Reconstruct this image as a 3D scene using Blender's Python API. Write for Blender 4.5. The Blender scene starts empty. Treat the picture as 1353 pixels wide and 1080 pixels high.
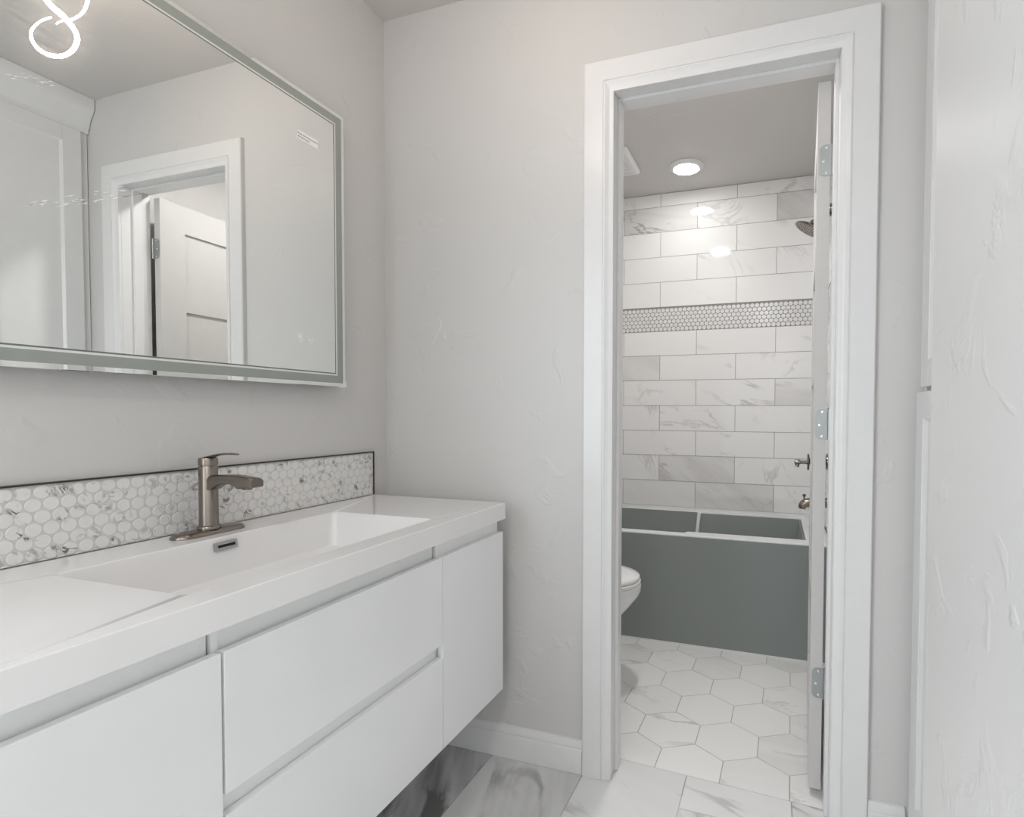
import bpy, bmesh, math, random
from mathutils import Vector, Matrix
random.seed(7)
S = bpy.context.scene
COL = S.collection
PI = math.pi

# ------------------------------------------------------------------ camera
cam_d = bpy.data.cameras.new('camera')
cam = bpy.data.objects.new('camera', cam_d); COL.objects.link(cam)
CX, CY, CZ = 1.3073, -1.574, 1.1382
F_PX, CU, CV = 711.09, 790.15, 564.68
YAW, PITCH, ROLL = -0.3182, -0.0272, 0.0041
fw = Vector((math.sin(YAW)*math.cos(PITCH), math.cos(YAW)*math.cos(PITCH), math.sin(PITCH)))
rt = Vector((math.cos(YAW), -math.sin(YAW), 0)); up = rt.cross(fw)
r2 = rt*math.cos(ROLL) + up*math.sin(ROLL); u2 = up*math.cos(ROLL) - rt*math.sin(ROLL)
cam.matrix_world = Matrix(((r2.x, u2.x, -fw.x, CX), (r2.y, u2.y, -fw.y, CY), (r2.z, u2.z, -fw.z, CZ), (0, 0, 0, 1)))
cam_d.sensor_fit = 'HORIZONTAL'; cam_d.sensor_width = 36.0
cam_d.lens = F_PX*36.0/1353.0
cam_d.shift_x = -(CU-676.5)/1353.0
cam_d.shift_y = (CV-540.0)/1353.0
cam_d.clip_start = 0.02
S.camera = cam

# ------------------------------------------------------------------ world, exposure
W = bpy.data.worlds.new('sky'); S.world = W; W.use_nodes = True
W.node_tree.nodes['Background'].inputs[0].default_value = (0.86, 0.93, 1.0, 1)
W.node_tree.nodes['Background'].inputs[1].default_value = 1.5
S.view_settings.view_transform = 'Standard'; S.view_settings.look = 'None'
S.view_settings.gamma = 1.0; S.view_settings.use_curve_mapping = False
S.view_settings.exposure = 0.32
S.cycles.max_bounces = 10; S.cycles.diffuse_bounces = 7; S.cycles.glossy_bounces = 6
S.cycles.caustics_reflective = False; S.cycles.caustics_refractive = False
S.cycles.sample_clamp_indirect = 8.0

def area_light(name, loc, target, sx, sy, power, color):
    d = bpy.data.lights.new(name, 'AREA'); d.shape = 'RECTANGLE'; d.size = sx; d.size_y = sy
    d.energy = power; d.color = color
    o = bpy.data.objects.new(name, d); COL.objects.link(o); o.location = loc
    o.rotation_euler = (Vector(target)-Vector(loc)).to_track_quat('-Z', 'Y').to_euler()
    return o
# cool fill lamp standing for daylight, set at an added window behind the viewpoint
area_light('daylight_fill', (0.03, -2.40, 1.25), (1.0, -2.15, 1.15), 1.25, 1.95, 31, (0.86, 0.94, 1.0))

# ------------------------------------------------------------------ materials
def new_mat(name):
    m = bpy.data.materials.new(name); m.use_nodes = True
    nt = m.node_tree; return m, nt, nt.nodes['Principled BSDF']
def nd(nt, t, **kw):
    n = nt.nodes.new(t)
    for k, v in kw.items(): setattr(n, k, v)
    return n
def srgb(r, g, b):
    def f(c):
        c /= 255.0
        return c/12.92 if c <= 0.04045 else ((c+0.055)/1.055)**2.4
    return (f(r), f(g), f(b), 1)
def simple(name, col, rough=0.5, metal=0.0, bump=0.0, bscale=60.0, spec=0.5, coat=0.0):
    m, nt, b = new_mat(name)
    tc = nd(nt, 'ShaderNodeTexCoord'); nz = nd(nt, 'ShaderNodeTexNoise')
    nz.inputs['Scale'].default_value = bscale; nz.inputs['Detail'].default_value = 3
    nt.links.new(tc.outputs['Object'], nz.inputs['Vector'])
    mx = nd(nt, 'ShaderNodeMix', data_type='RGBA')
    mx.inputs[6].default_value = [c*0.97 for c in col[:3]]+[1]; mx.inputs[7].default_value = [min(1, c*1.02) for c in col[:3]]+[1]
    nt.links.new(nz.outputs['Fac'], mx.inputs[0]); nt.links.new(mx.outputs[2], b.inputs['Base Color'])
    b.inputs['Roughness'].default_value = rough; b.inputs['Metallic'].default_value = metal
    b.inputs['Specular IOR Level'].default_value = spec; b.inputs['Coat Weight'].default_value = coat
    if bump > 0:
        bp = nd(nt, 'ShaderNodeBump'); bp.inputs['Strength'].default_value = bump; bp.inputs['Distance'].default_value = 0.002
        nt.links.new(nz.outputs['Fac'], bp.inputs['Height']); nt.links.new(bp.outputs['Normal'], b.inputs['Normal'])
    return m
def paint(name, col, rough=0.40, strength=0.40):
    """painted drywall with a hand-trowelled knock-down texture"""
    m, nt, b = new_mat(name)
    tc = nd(nt, 'ShaderNodeTexCoord')
    n1 = nd(nt, 'ShaderNodeTexNoise'); n1.inputs['Scale'].default_value = 9.0; n1.inputs['Detail'].default_value = 4; n1.inputs['Distortion'].default_value = 0.8
    n2 = nd(nt, 'ShaderNodeTexNoise'); n2.inputs['Scale'].default_value = 90; n2.inputs['Detail'].default_value = 2
    for n in (n1, n2): nt.links.new(tc.outputs['Object'], n.inputs['Vector'])
    r = nd(nt, 'ShaderNodeValToRGB'); r.color_ramp.elements[0].position = 0.59; r.color_ramp.elements[1].position = 0.67
    nt.links.new(n1.outputs['Fac'], r.inputs['Fac'])
    ad = nd(nt, 'ShaderNodeMath', operation='MULTIPLY_ADD'); ad.inputs[1].default_value = 0.12
    nt.links.new(n2.outputs['Fac'], ad.inputs[0]); nt.links.new(r.outputs['Color'], ad.inputs[2])
    bp = nd(nt, 'ShaderNodeBump'); bp.inputs['Strength'].default_value = strength; bp.inputs['Distance'].default_value = 0.003
    nt.links.new(ad.outputs[0], bp.inputs['Height']); nt.links.new(bp.outputs['Normal'], b.inputs['Normal'])
    b.inputs['Base Color'].default_value = col; b.inputs['Roughness'].default_value = rough
    return m
def marble(name, base, vein, scale=3.0, stretch=0.4, angle=0.6, width=0.035, amount=0.8, cloud=0.06, rough=0.12, tile_space=True, streaky=True, mask_lo=0.48, bump=0.0, plane='XZ'):
    """veined stone; each tile carries its own offset in the 'tid' attribute (r,g = offset, b = streaks, on the vanity floor also painted shade)"""
    m, nt, b = new_mat(name); L = nt.links.new
    tc = nd(nt, 'ShaderNodeTexCoord'); at = nd(nt, 'ShaderNodeAttribute', attribute_name='tid')
    sp = nd(nt, 'ShaderNodeSeparateColor'); L(at.outputs['Color'], sp.inputs[0])
    sc = nd(nt, 'ShaderNodeVectorMath', operation='SCALE'); sc.inputs['Scale'].default_value = 23.0
    L(at.outputs['Vector'], sc.inputs[0])
    ad = nd(nt, 'ShaderNodeVectorMath', operation='ADD'); L(tc.outputs['Object'], ad.inputs[0]); L(sc.outputs[0], ad.inputs[1])
    rot = nd(nt, 'ShaderNodeVectorRotate', rotation_type='AXIS_ANGLE')
    rot.inputs['Axis'].default_value = {'XZ': (0, 1, 0), 'XY': (0, 0, 1), 'YZ': (1, 0, 0)}[plane]
    L(ad.outputs[0], rot.inputs['Vector'])
    an = nd(nt, 'ShaderNodeMath', operation='MULTIPLY_ADD'); an.inputs[1].default_value = 1.1; an.inputs[2].default_value = angle-0.55
    L(sp.outputs['Red'], an.inputs[0]); L(an.outputs[0], rot.inputs['Angle'])
    mp = nd(nt, 'ShaderNodeMapping')
    mp.inputs['Scale'].default_value = (stretch, 1, 1) if plane != 'YZ' else (1, stretch, 1)
    L(rot.outputs[0], mp.inputs['Vector'])
    nz = nd(nt, 'ShaderNodeTexNoise'); nz.inputs['Scale'].default_value = scale; nz.inputs['Detail'].default_value = 7
    nz.inputs['Roughness'].default_value = 0.58; nz.inputs['Distortion'].default_value = 0.9; L(mp.outputs[0], nz.inputs['Vector'])
    s1 = nd(nt, 'ShaderNodeMath', operation='SUBTRACT'); s1.inputs[1].default_value = 0.5; L(nz.outputs['Fac'], s1.inputs[0])
    a1 = nd(nt, 'ShaderNodeMath', operation='ABSOLUTE'); L(s1.outputs[0], a1.inputs[0])
    mr = nd(nt, 'ShaderNodeMapRange', interpolation_type='SMOOTHSTEP'); mr.inputs['From Min'].default_value = 0.0; mr.inputs['From Max'].default_value = width
    mr.inputs['To Min'].default_value = 1.0; mr.inputs['To Max'].default_value = 0.0; L(a1.outputs[0], mr.inputs['Value'])
    nm = nd(nt, 'ShaderNodeTexNoise'); nm.inputs['Scale'].default_value = scale*0.9; nm.inputs['Detail'].default_value = 2; L(ad.outputs[0], nm.inputs['Vector'])
    mk = nd(nt, 'ShaderNodeMapRange'); mk.inputs['From Min'].default_value = mask_lo; mk.inputs['From Max'].default_value = mask_lo+0.2; L(nm.outputs['Fac'], mk.inputs['Value'])
    mu = nd(nt, 'ShaderNodeMath', operation='MULTIPLY'); L(mr.outputs[0], mu.inputs[0]); L(mk.outputs[0], mu.inputs[1])
    mu2 = nd(nt, 'ShaderNodeMath', operation='MULTIPLY'); mu2.inputs[1].default_value = amount; L(mu.outputs[0], mu2.inputs[0])
    # broad soft bands for the streaked tiles
    nb = nd(nt, 'ShaderNodeTexNoise'); nb.inputs['Scale'].default_value = scale*3.0; nb.inputs['Detail'].default_value = 5
    mpb = nd(nt, 'ShaderNodeMapping'); mpb.inputs['Scale'].default_value = (0.14, 1, 1) if plane != 'YZ' else (1, 0.14, 1); L(rot.outputs[0], mpb.inputs['Vector']); L(mpb.outputs[0], nb.inputs['Vector'])
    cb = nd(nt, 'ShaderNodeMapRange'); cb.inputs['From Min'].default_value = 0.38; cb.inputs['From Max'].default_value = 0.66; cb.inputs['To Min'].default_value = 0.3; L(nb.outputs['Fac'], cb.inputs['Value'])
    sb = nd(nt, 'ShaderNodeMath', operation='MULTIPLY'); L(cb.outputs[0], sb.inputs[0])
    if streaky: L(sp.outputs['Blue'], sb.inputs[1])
    else: sb.inputs[1].default_value = cloud
    cl = nd(nt, 'ShaderNodeMath', operation='MULTIPLY'); cl.inputs[1].default_value = cloud; L(nm.outputs['Fac'], cl.inputs[0])
    t1 = nd(nt, 'ShaderNodeMath', operation='ADD'); L(mu2.outputs[0], t1.inputs[0]); L(sb.outputs[0], t1.inputs[1])
    t2 = nd(nt, 'ShaderNodeMath', operation='ADD', use_clamp=True); L(t1.outputs[0], t2.inputs[0]); L(cl.outputs[0], t2.inputs[1])
    mx = nd(nt, 'ShaderNodeMix', data_type='RGBA'); mx.inputs[6].default_value = base; mx.inputs[7].default_value = vein
    L(t2.outputs[0], mx.inputs[0]); L(mx.outputs[2], b.inputs['Base Color'])
    b.inputs['Roughness'].default_value = rough
    return m
def emit(name, col, strength):
    m, nt, b = new_mat(name)
    b.inputs['Base Color'].default_value = (0.9, 0.9, 0.9, 1)
    b.inputs['Emission Color'].default_value = col; b.inputs['Emission Strength'].default_value = strength
    return m

M = {}
M['wall'] = paint('grey_wall_paint', (0.625, 0.612, 0.597, 1))
M['ceil'] = paint('grey_ceiling_paint', (0.60, 0.58, 0.56, 1), 0.6, 0.18)
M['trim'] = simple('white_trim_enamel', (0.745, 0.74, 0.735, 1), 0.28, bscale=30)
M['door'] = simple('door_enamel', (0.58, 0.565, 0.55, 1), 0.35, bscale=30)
M['gloss'] = simple('white_gloss_lacquer', (0.84, 0.845, 0.85, 1), 0.09, bscale=4)
M['channel'] = simple('pale_grey_channel', (0.86, 0.87, 0.86, 1), 0.3, bscale=10)
M['solid'] = simple('white_solid_surface', (0.83, 0.82, 0.815, 1), 0.10, bscale=6)
M['nickel'] = simple('brushed_nickel', (0.28, 0.245, 0.215, 1), 0.27, 1.0, bscale=200)
M['nickel_dark'] = simple('dark_nickel', (0.20, 0.18, 0.16, 1), 0.25, 1.0, bscale=200)
M['steel'] = simple('satin_hinge_steel', (0.42, 0.44, 0.44, 1), 0.38, 1.0, bscale=150)
M['screw'] = simple('bright_screw_heads', (0.75, 0.75, 0.75, 1), 0.25, 1.0)
M['bronze'] = simple('dark_bronze_edge', (0.055, 0.045, 0.04, 1), 0.4, 0.6)
M['chrome'] = simple('satin_chrome', (0.55, 0.55, 0.55, 1), 0.25, 1.0)
M['black'] = simple('black_void', (0.008, 0.008, 0.008, 1), 0.6)
M['porcelain'] = simple('white_porcelain', (0.82, 0.82, 0.82, 1), 0.08, bscale=8)
M['acrylic'] = simple('white_tub_acrylic', (0.72, 0.735, 0.745, 1), 0.2, bscale=10)
M['liner'] = simple('grey_protective_sheet', srgb(135, 141, 139), 0.55, bump=0.25, bscale=350)
M['grout'] = simple('grey_grout', (0.33, 0.325, 0.32, 1), 0.8)
M['grout_pale'] = simple('pale_grout', (0.62, 0.615, 0.60, 1), 0.8)
M['grout_floor'] = simple('floor_grout', (0.40, 0.395, 0.385, 1), 0.8)
M['grout_band'] = simple('band_grout', (0.30, 0.295, 0.29, 1), 0.8)
M['plastic'] = simple('white_plastic', (0.78, 0.78, 0.78, 1), 0.35)
M['paper'] = simple('white_sticker_paper', (0.93, 0.92, 0.90, 1), 0.5)
M['ink'] = simple('sticker_ink', (0.03, 0.03, 0.035, 1), 0.6)
M['tile_wall'] = marble('white_marble_wall_tile', (0.85, 0.845, 0.84, 1), (0.36, 0.34, 0.325, 1), scale=3.0, stretch=0.4, angle=-0.55, width=0.02, amount=0.62, cloud=0.03, rough=0.045, mask_lo=0.5)
M['tile_side'] = marble('white_marble_side_tile', (0.85, 0.845, 0.84, 1), (0.33, 0.31, 0.295, 1), scale=3.2, stretch=0.45, angle=0.5, width=0.03, amount=0.75, rough=0.1, plane='YZ')
M['tile_hex'] = marble('white_marble_hexagon', (0.88, 0.875, 0.87, 1), (0.36, 0.355, 0.35, 1), scale=3.4, stretch=0.35, angle=0.35, width=0.025, amount=0.55, cloud=0.06, rough=0.22, mask_lo=0.5, plane='XY')
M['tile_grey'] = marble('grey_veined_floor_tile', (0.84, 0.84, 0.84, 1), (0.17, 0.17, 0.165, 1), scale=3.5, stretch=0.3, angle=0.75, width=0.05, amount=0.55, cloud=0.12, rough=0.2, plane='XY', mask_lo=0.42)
M['penny'] = marble('marble_penny_round', (0.80, 0.79, 0.77, 1), (0.11, 0.095, 0.085, 1), scale=30.0, stretch=0.45, angle=0.8, width=0.06, amount=1.0, cloud=0.05, rough=0.16, mask_lo=0.49, streaky=False, plane='YZ')
M['penny_band'] = marble('marble_penny_band', (0.78, 0.775, 0.765, 1), (0.16, 0.15, 0.14, 1), scale=22.0, stretch=0.5, angle=0.8, width=0.05, amount=0.9, cloud=0.05, rough=0.16, mask_lo=0.60, streaky=False)

# silvered mirror under a lightly smeared film
def mirror_mat():
    m, nt, b = new_mat('silvered_mirror')
    b.inputs['Base Color'].default_value = (0.91, 0.92, 0.905, 1); b.inputs['Metallic'].default_value = 1; b.inputs['Roughness'].default_value = 0.0
    tc = nd(nt, 'ShaderNodeTexCoord'); mp = nd(nt, 'ShaderNodeMapping'); mp.inputs['Scale'].default_value = (1, 2.2, 60)
    nz = nd(nt, 'ShaderNodeTexNoise'); nz.inputs['Scale'].default_value = 3; nt.links.new(tc.outputs['Object'], mp.inputs['Vector']); nt.links.new(mp.outputs[0], nz.inputs['Vector'])
    g = nd(nt, 'ShaderNodeBsdfAnisotropic'); g.inputs['Color'].default_value = (0.85, 0.85, 0.84, 1); g.inputs['Roughness'].default_value = 0.16
    mr = nd(nt, 'ShaderNodeMapRange'); mr.inputs['From Min'].default_value = 0.35; mr.inputs['From Max'].default_value = 0.7
    mr.inputs['To Min'].default_value = 0.006; mr.inputs['To Max'].default_value = 0.035; nt.links.new(nz.outputs['Fac'], mr.inputs['Value'])
    mx = nd(nt, 'ShaderNodeMixShader'); nt.links.new(mr.outputs[0], mx.inputs[0]); nt.links.new(b.outputs[0], mx.inputs[1]); nt.links.new(g.outputs[0], mx.inputs[2])
    nt.links.new(mx.outputs[0], nt.nodes['Material Output'].inputs['Surface'])
    return m
M['mirror'] = mirror_mat()
M['frost'] = simple('frosted_glass_band', (0.31, 0.335, 0.305, 1), 0.3, bscale=20, coat=0.3)
M['frost_line'] = simple('polished_glass_line', (0.74, 0.76, 0.72, 1), 0.15)
M['groove'] = simple('mirror_groove', (0.17, 0.18, 0.16, 1), 0.3)
M['glass'] = None
def glass_mat():
    m, nt, b = new_mat('window_glass')
    tr = nd(nt, 'ShaderNodeBsdfTransparent'); gl = nd(nt, 'ShaderNodeBsdfGlossy'); gl.inputs['Roughness'].default_value = 0.02
    mx = nd(nt, 'ShaderNodeMixShader'); mx.inputs[0].default_value = 0.06
    nt.links.new(tr.outputs[0], mx.inputs[1]); nt.links.new(gl.outputs[0], mx.inputs[2]); nt.links.new(mx.outputs[0], nt.nodes['Material Output'].inputs['Surface'])
    return m
M['glass'] = glass_mat()

# ------------------------------------------------------------------ mesh helpers
class MB:
    def __init__(s): s.v = []; s.f = []; s.t = []
    def add(s, verts, faces, tid=(0, 0, 0)):
        n = len(s.v); s.v += [tuple(v) for v in verts]
        s.f += [tuple(i+n for i in f) for f in faces]; s.t += [tid]*len(faces); return s
    def box(s, x0, x1, y0, y1, z0, z1, tid=(0, 0, 0)):
        v = [(x, y, z) for z in (z0, z1) for y in (y0, y1) for x in (x0, x1)]
        return s.add(v, [(0, 2, 3, 1), (4, 5, 7, 6), (0, 1, 5, 4), (2, 6, 7, 3), (0, 4, 6, 2), (1, 3, 7, 5)], tid)
    def rings(s, rings, cap0=True, cap1=True, closed=True, tid=(0, 0, 0)):
        n = len(rings[0]); v = [p for r in rings for p in r]; f = []
        for k in range(len(rings)-1):
            for i in range(n if closed else n-1):
                j = (i+1) % n; f.append((k*n+i, k*n+j, (k+1)*n+j, (k+1)*n+i))
        if cap0: f.append(tuple(reversed(range(n))))
        if cap1: f.append(tuple((len(rings)-1)*n+i for i in range(n)))
        return s.add(v, f, tid)
    def lathe(s, prof, c, axis=(0, 0, 1), n=32, tid=(0, 0, 0), ref=None):
        a = Vector(axis).normalized(); q = a.orthogonal().normalized() if ref is None else Vector(ref); w = a.cross(q)
        R = [[Vector(c)+a*h+(q*math.cos(2*PI*i/n)+w*math.sin(2*PI*i/n))*r for i in range(n)] for r, h in prof]
        return s.rings(R, tid=tid)
    def tube(s, path, rad, n=12, caps=True):
        P = [Vector(p) for p in path]; R = []
        rr = list(rad) if isinstance(rad, (list, tuple)) else [rad]*2
        if len(rr) != len(P):
            def ip(i):
                f = i/(len(P)-1)*(len(rr)-1); k = min(int(f), len(rr)-2); return rr[k]+(rr[k+1]-rr[k])*(f-k)
            rr = [ip(i) for i in range(len(P))]
        nrm = None
        for i, p in enumerate(P):
            t = (P[min(i+1, len(P)-1)]-P[max(i-1, 0)]).normalized()
            if nrm is None: nrm = t.orthogonal().normalized()
            else: nrm = (nrm-t*nrm.dot(t)).normalized()
            b = t.cross(nrm)
            R.append([p+(nrm*math.cos(2*PI*k/n)+b*math.sin(2*PI*k/n))*rr[i] for k in range(n)])
        return s.rings(R, caps, caps)
    def prism(s, poly, fn, d0, d1, tid=(0, 0, 0)):
        """poly of 2-D points, fn(a,b,d) -> 3-D point"""
        return s.rings([[fn(a, b, d0) for a, b in poly], [fn(a, b, d1) for a, b in poly]], tid=tid)
    def build(s, name, mat, parent=None, smooth=None, bevel=0.0, segs=2, loc=None):
        me = bpy.data.meshes.new(name); me.from_pydata(s.v, [], s.f)
        ca = me.color_attributes.new('tid', 'FLOAT_COLOR', 'CORNER')
        k = 0
        for p, t in zip(s.f, s.t):
            for _ in p:
                ca.data[k].color = (t[0], t[1], t[2], 1); k += 1
        bm = bmesh.new(); bm.from_mesh(me); bmesh.ops.recalc_face_normals(bm, faces=bm.faces); bm.to_mesh(me); bm.free()
        me.materials.append(mat); me.update()
        if smooth: me.shade_smooth(); me.set_sharp_from_angle(angle=math.radians(smooth))
        o = bpy.data.objects.new(name, me); COL.objects.link(o)
        if bevel:
            b = o.modifiers.new('bevel', 'BEVEL'); b.width = bevel; b.segments = segs; b.limit_method = 'ANGLE'; b.angle_limit = math.radians(40)
        if parent is not None: o.parent = parent; o.matrix_parent_inverse = parent.matrix_world.inverted()
        return o
def tag(o, label=None, cat=None, group=None, kind=None):
    if label: o['label'] = label
    if cat: o['category'] = cat
    if group: o['group'] = group
    if kind: o['kind'] = kind
    return o
def thing(name, label, cat, loc, group=None):
    o = bpy.data.objects.new(name, None); COL.objects.link(o); o.location = loc; o.empty_display_size = 0.05
    bpy.context.view_layer.update()
    return tag(o, label, cat, group)
def struct(name, mb, mat, label, cat, bevel=0.0, smooth=None):
    o = mb.build(name, mat, None, smooth, bevel); return tag(o, label, cat, None, 'structure')
def rrect(x0, x1, y0, y1, r, n=6):
    pts = []
    for cx, cy, a in ((x1-r, y0+r, -PI/2), (x1-r, y1-r, 0), (x0+r, y1-r, PI/2), (x0+r, y0+r, PI)):
        for i in range(n+1): pts.append((cx+r*math.cos(a+PI/2*i/n), cy+r*math.sin(a+PI/2*i/n)))
    return pts
def clip_mesh(o, planes):
    bm = bmesh.new(); bm.from_mesh(o.data)
    for co, no in planes:
        r = bmesh.ops.bisect_plane(bm, geom=bm.verts[:]+bm.edges[:]+bm.faces[:], plane_co=co, plane_no=no, clear_outer=True)
        ed = [e for e in r['geom_cut'] if isinstance(e, bmesh.types.BMEdge)]
        bmesh.ops.holes_fill(bm, edges=[e for e in bm.edges if e.is_boundary], sides=0)
    bm.to_mesh(o.data); bm.free()

ZC = 2.49
# ================================================================== THE SETTING
wl = MB(); wl.box(-0.12, 0, -1.85, 0.0, -0.05, ZC+0.1).box(-0.12, 0, -3.3, -3.05, -0.05, ZC+0.1).box(-0.12, 0, -3.05, -1.85, -0.05, 0.28).box(-0.12, 0, -3.05, -1.85, 2.22, ZC+0.1)
struct('wall_left', wl, M['wall'], 'grey textured wall behind the vanity and mirror', 'wall')
wb = MB()
wb.box(-0.12, 0.832, 0, 0.115, -0.05, ZC+0.1); wb.box(1.463, 2.20, 0, 0.115, -0.05, ZC+0.1); wb.box(0.832, 1.463, 0, 0.115, 2.108, ZC+0.1)
struct('wall_back', wb, M['wall'], 'grey textured wall with the doorway to the tub room', 'wall')
struct('wall_right', MB().box(1.512, 1.66, -3.3, -0.72, -0.05, ZC+0.1), M['wall'], 'pale grey textured wall end close at the right edge', 'wall')
struct('wall_front', MB().box(-0.12, 1.66, -3.42, -3.3, -0.05, ZC+0.1), M['wall'], 'grey wall behind the viewpoint', 'wall')
win = MB(); xw0, xw1 = -0.08, -0.02
win.box(xw0, xw1, -3.05, -3.0, 0.28, 2.22).box(xw0, xw1, -1.90, -1.85, 0.28, 2.22).box(xw0, xw1, -3.0, -1.90, 0.28, 0.33).box(xw0, xw1, -3.0, -1.90, 2.17, 2.22).box(xw0, xw1, -2.47, -2.43, 0.33, 2.17)
wo = struct('added_window', win, M['trim'], 'white framed window added behind the viewpoint to carry the fill light', 'window')  # added window, out of view, put in to hold the fill lamp
MB().box(-0.052, -0.048, -3.0, -1.90, 0.33, 2.17).build('pane', M['glass'], wo)
struct('wall_closet', MB().box(2.20, 2.30, -0.9, 0.115, -0.05, ZC+0.1).box(1.66, 2.2, -0.9, -0.76, -0.05, ZC+0.1), M['wall'], 'plain wall round the linen cabinet niche', 'wall')
struct('ceiling', MB().box(-0.12, 2.3, -3.42, 0.115, ZC, ZC+0.1), M['ceil'], 'grey ceiling of the vanity room', 'ceiling')
# tub room shell
struct('wall_tub_left', MB().box(-0.12, 0, 0.115, 1.87, -0.05, ZC+0.1), M['wall'], 'wall behind the toilet tank', 'wall')
struct('wall_tub_right', MB().box(1.57, 1.69, 0.115, 1.87, -0.05, ZC+0.1), M['wall'], 'wall of the tub room behind the open door', 'wall')
struct('ceiling', MB().box(-0.12, 1.69, 0.115, 1.87, ZC, ZC+0.1), M['ceil'], 'grey ceiling of the tub room', 'ceiling')

# ---- tiled tub walls
GZ = 0.0014
ROWS = [(0.556, 0.7155, 'B'), (0.7155, 0.8745, 'A'), (0.8745, 1.0275, 'B'), (1.0275, 1.1835, 'A'), (1.1835, 1.3405, 'B'), (1.3405, 1.4935, 'A'), (1.4935, 1.643, 'B'),
        (1.793, 1.9475, 'A'), (1.9475, 2.101, 'B'), (2.101, 2.2545, 'A'), (2.2545, 2.410, 'B'), (2.410, 2.489, 'A')]
STREAK = {(10, 0.387): 0.5, (10, 1.306): 0.6, (1, 0.620): 0.6, (0, 0.845): 0.4, (5, 0.162): 0.3, (4, 1.306): 0.3, (0, 0.387): 0.2}
def tile_wall(name, fn, a0, a1, mat, offA, offB, streaks, label, gmat='grout'):
    """fn(a, z, d): point on the wall, d towards the room"""
    g = MB(); g.prism([(a0, 0.50), (a1, 0.50), (a1, ZC), (a0, ZC)], fn, -0.12, 0.0)
    o = struct(name, g, M[gmat], label, 'wall')
    t = MB()
    for ri, (z0, z1, k) in enumerate(ROWS):
        a = (offA if k == 'A' else offB) - 3*0.458
        while a < a1:
            b = a+0.458
            x0, x1 = max(a, a0), min(b, a1)
            if x1-x0 > 0.01:
                st = 0.0
                for (r, xa), sv in streaks.items():
                    if r == ri and abs(a-xa) < 0.02: st = sv
                if not streaks and random.random() < 0.15: st = 0.3
                t.prism([(x0+GZ, z0+GZ), (x1-GZ, z0+GZ), (x1-GZ, z1-GZ), (x0+GZ, z1-GZ)], fn, 0.0, 0.004, (random.random(), random.random(), st))
            a = b
    t.build('tile', mat, o)
    p = MB(); pitch = 0.0266; row = pitch*0.866; r = 0.0121
    z = 1.643+0.014; j = 0
    while z < 1.793-0.008:
        a = a0+pitch*0.5+(pitch/2 if j % 2 else 0)
        while a < a1-0.008:
            pts = [(a+r*math.cos(PI/6+2*PI*i/14), z+r*math.sin(PI/6+2*PI*i/14)) for i in range(14)]
            p.prism(pts, fn, 0.0, 0.0035, (random.random(), random.random(), 0))
            a += pitch
        z += row; j += 1
    p.build('penny_band', M['penny_band'], o)
    g2 = MB(); g2.prism([(a0, 1.643), (a1, 1.643), (a1, 1.793), (a0, 1.793)], fn, 0.0, 0.001); g2.build('band_grout', M['grout_band'], o)
    return o
YT = 1.737
tile_wall('wall_tub_back', lambda a, z, d: (a, YT+0.004-d, z), 0.0, 1.57, M['tile_wall'], 0.620, 0.845, STREAK, 'white marble tiled wall with a penny round band behind the tub')
tile_wall('wall_shower', lambda a, z, d: (1.564-d if d > -0.01 else 1.5695, a, z), 1.03, YT, M['tile_side'], 1.2, 1.43, {}, 'marble tiled end wall that carries the shower fittings')

# ---- floors
THR = lambda x: 0.102-0.052*(x-0.836)
hw = 0.2045; HR = -0.0263; hx, hy = 0.9584, 0.3203
fl = MB().box(-0.12, 1.69, 0.0, 1.87, -0.05, -0.0025)
fo = struct('floor_tub', fl, M['grout_floor'], 'white marble hexagon tile floor of the tub room', 'floor')
hexes = MB(); c_, s_ = math.cos(HR), math.sin(HR)
def hp(a, b): return (hx+a*c_-b*s_, hy+a*s_+b*c_)
Rh = hw/math.sqrt(3)-0.0016
for j in range(-4, 10):
    for i in range(-7, 6):
        a = i*hw+(hw/2 if j % 2 else 0); b = j*hw*math.sqrt(3)/2
        pts = [hp(a+Rh*math.cos(PI/6+k*PI/3), b+Rh*math.sin(PI/6+k*PI/3)) for k in range(6)]
        cx, cy = hp(a, b)
        if cy < -0.03 or cy > 1.30 or cx < -0.1 or cx > 1.70: continue
        hexes.prism(pts, lambda p, q, d: (p, q, d), -0.003, 0.0, (random.random(), random.random(), random.choice((0, 0, 0.0, 0.1, 0.22))))
ho = hexes.build('hexagon_tile', M['tile_hex'], fo)
clip_mesh(ho, [((0.836, THR(0.836)+0.001, 0), (-0.052, -1, 0)), ((0, 1.045, 0), (0, 1, 0)), ((0.0, 0, 0), (-1, 0, 0)), ((1.568, 0, 0), (1, 0, 0))])
fv = struct('floor', MB().box(-0.12, 2.3, -3.3, 0.0, -0.05, -0.0025), M['grout_pale'], 'grey veined rectangular tile floor of the vanity room', 'floor')
gt = MB(); g = 0.0016
XJ = [-0.19, 0.117, 0.428, 0.746, 1.057, 1.366, 1.675, 1.985]
for i in range(len(XJ)-1):
    y1 = THR(XJ[i]); offs = [-0.058, -0.66, -1.27, -1.88, -2.5, -3.1, -3.7] if i in (0, 4, 6) else [-0.36, -0.97, -1.58, -2.19, -2.8, -3.4]
    ys = [0.12]+offs
    for k in range(len(ys)-1):
        light = {1: 0.95, 2: 0.36, 3: 0.06, 4: 0.03}.get(i, 0.2)  # vanity's shade painted into the tile column beneath it; doorway columns kept pale
        gt.prism([(XJ[i]+g, ys[k+1]+g), (XJ[i+1]-g, ys[k+1]+g), (XJ[i+1]-g, ys[k]-g), (XJ[i]+g, ys[k]-g)], lambda p, q, d: (p, q, d), -0.003, 0.0, (random.random(), random.random(), light))
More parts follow.
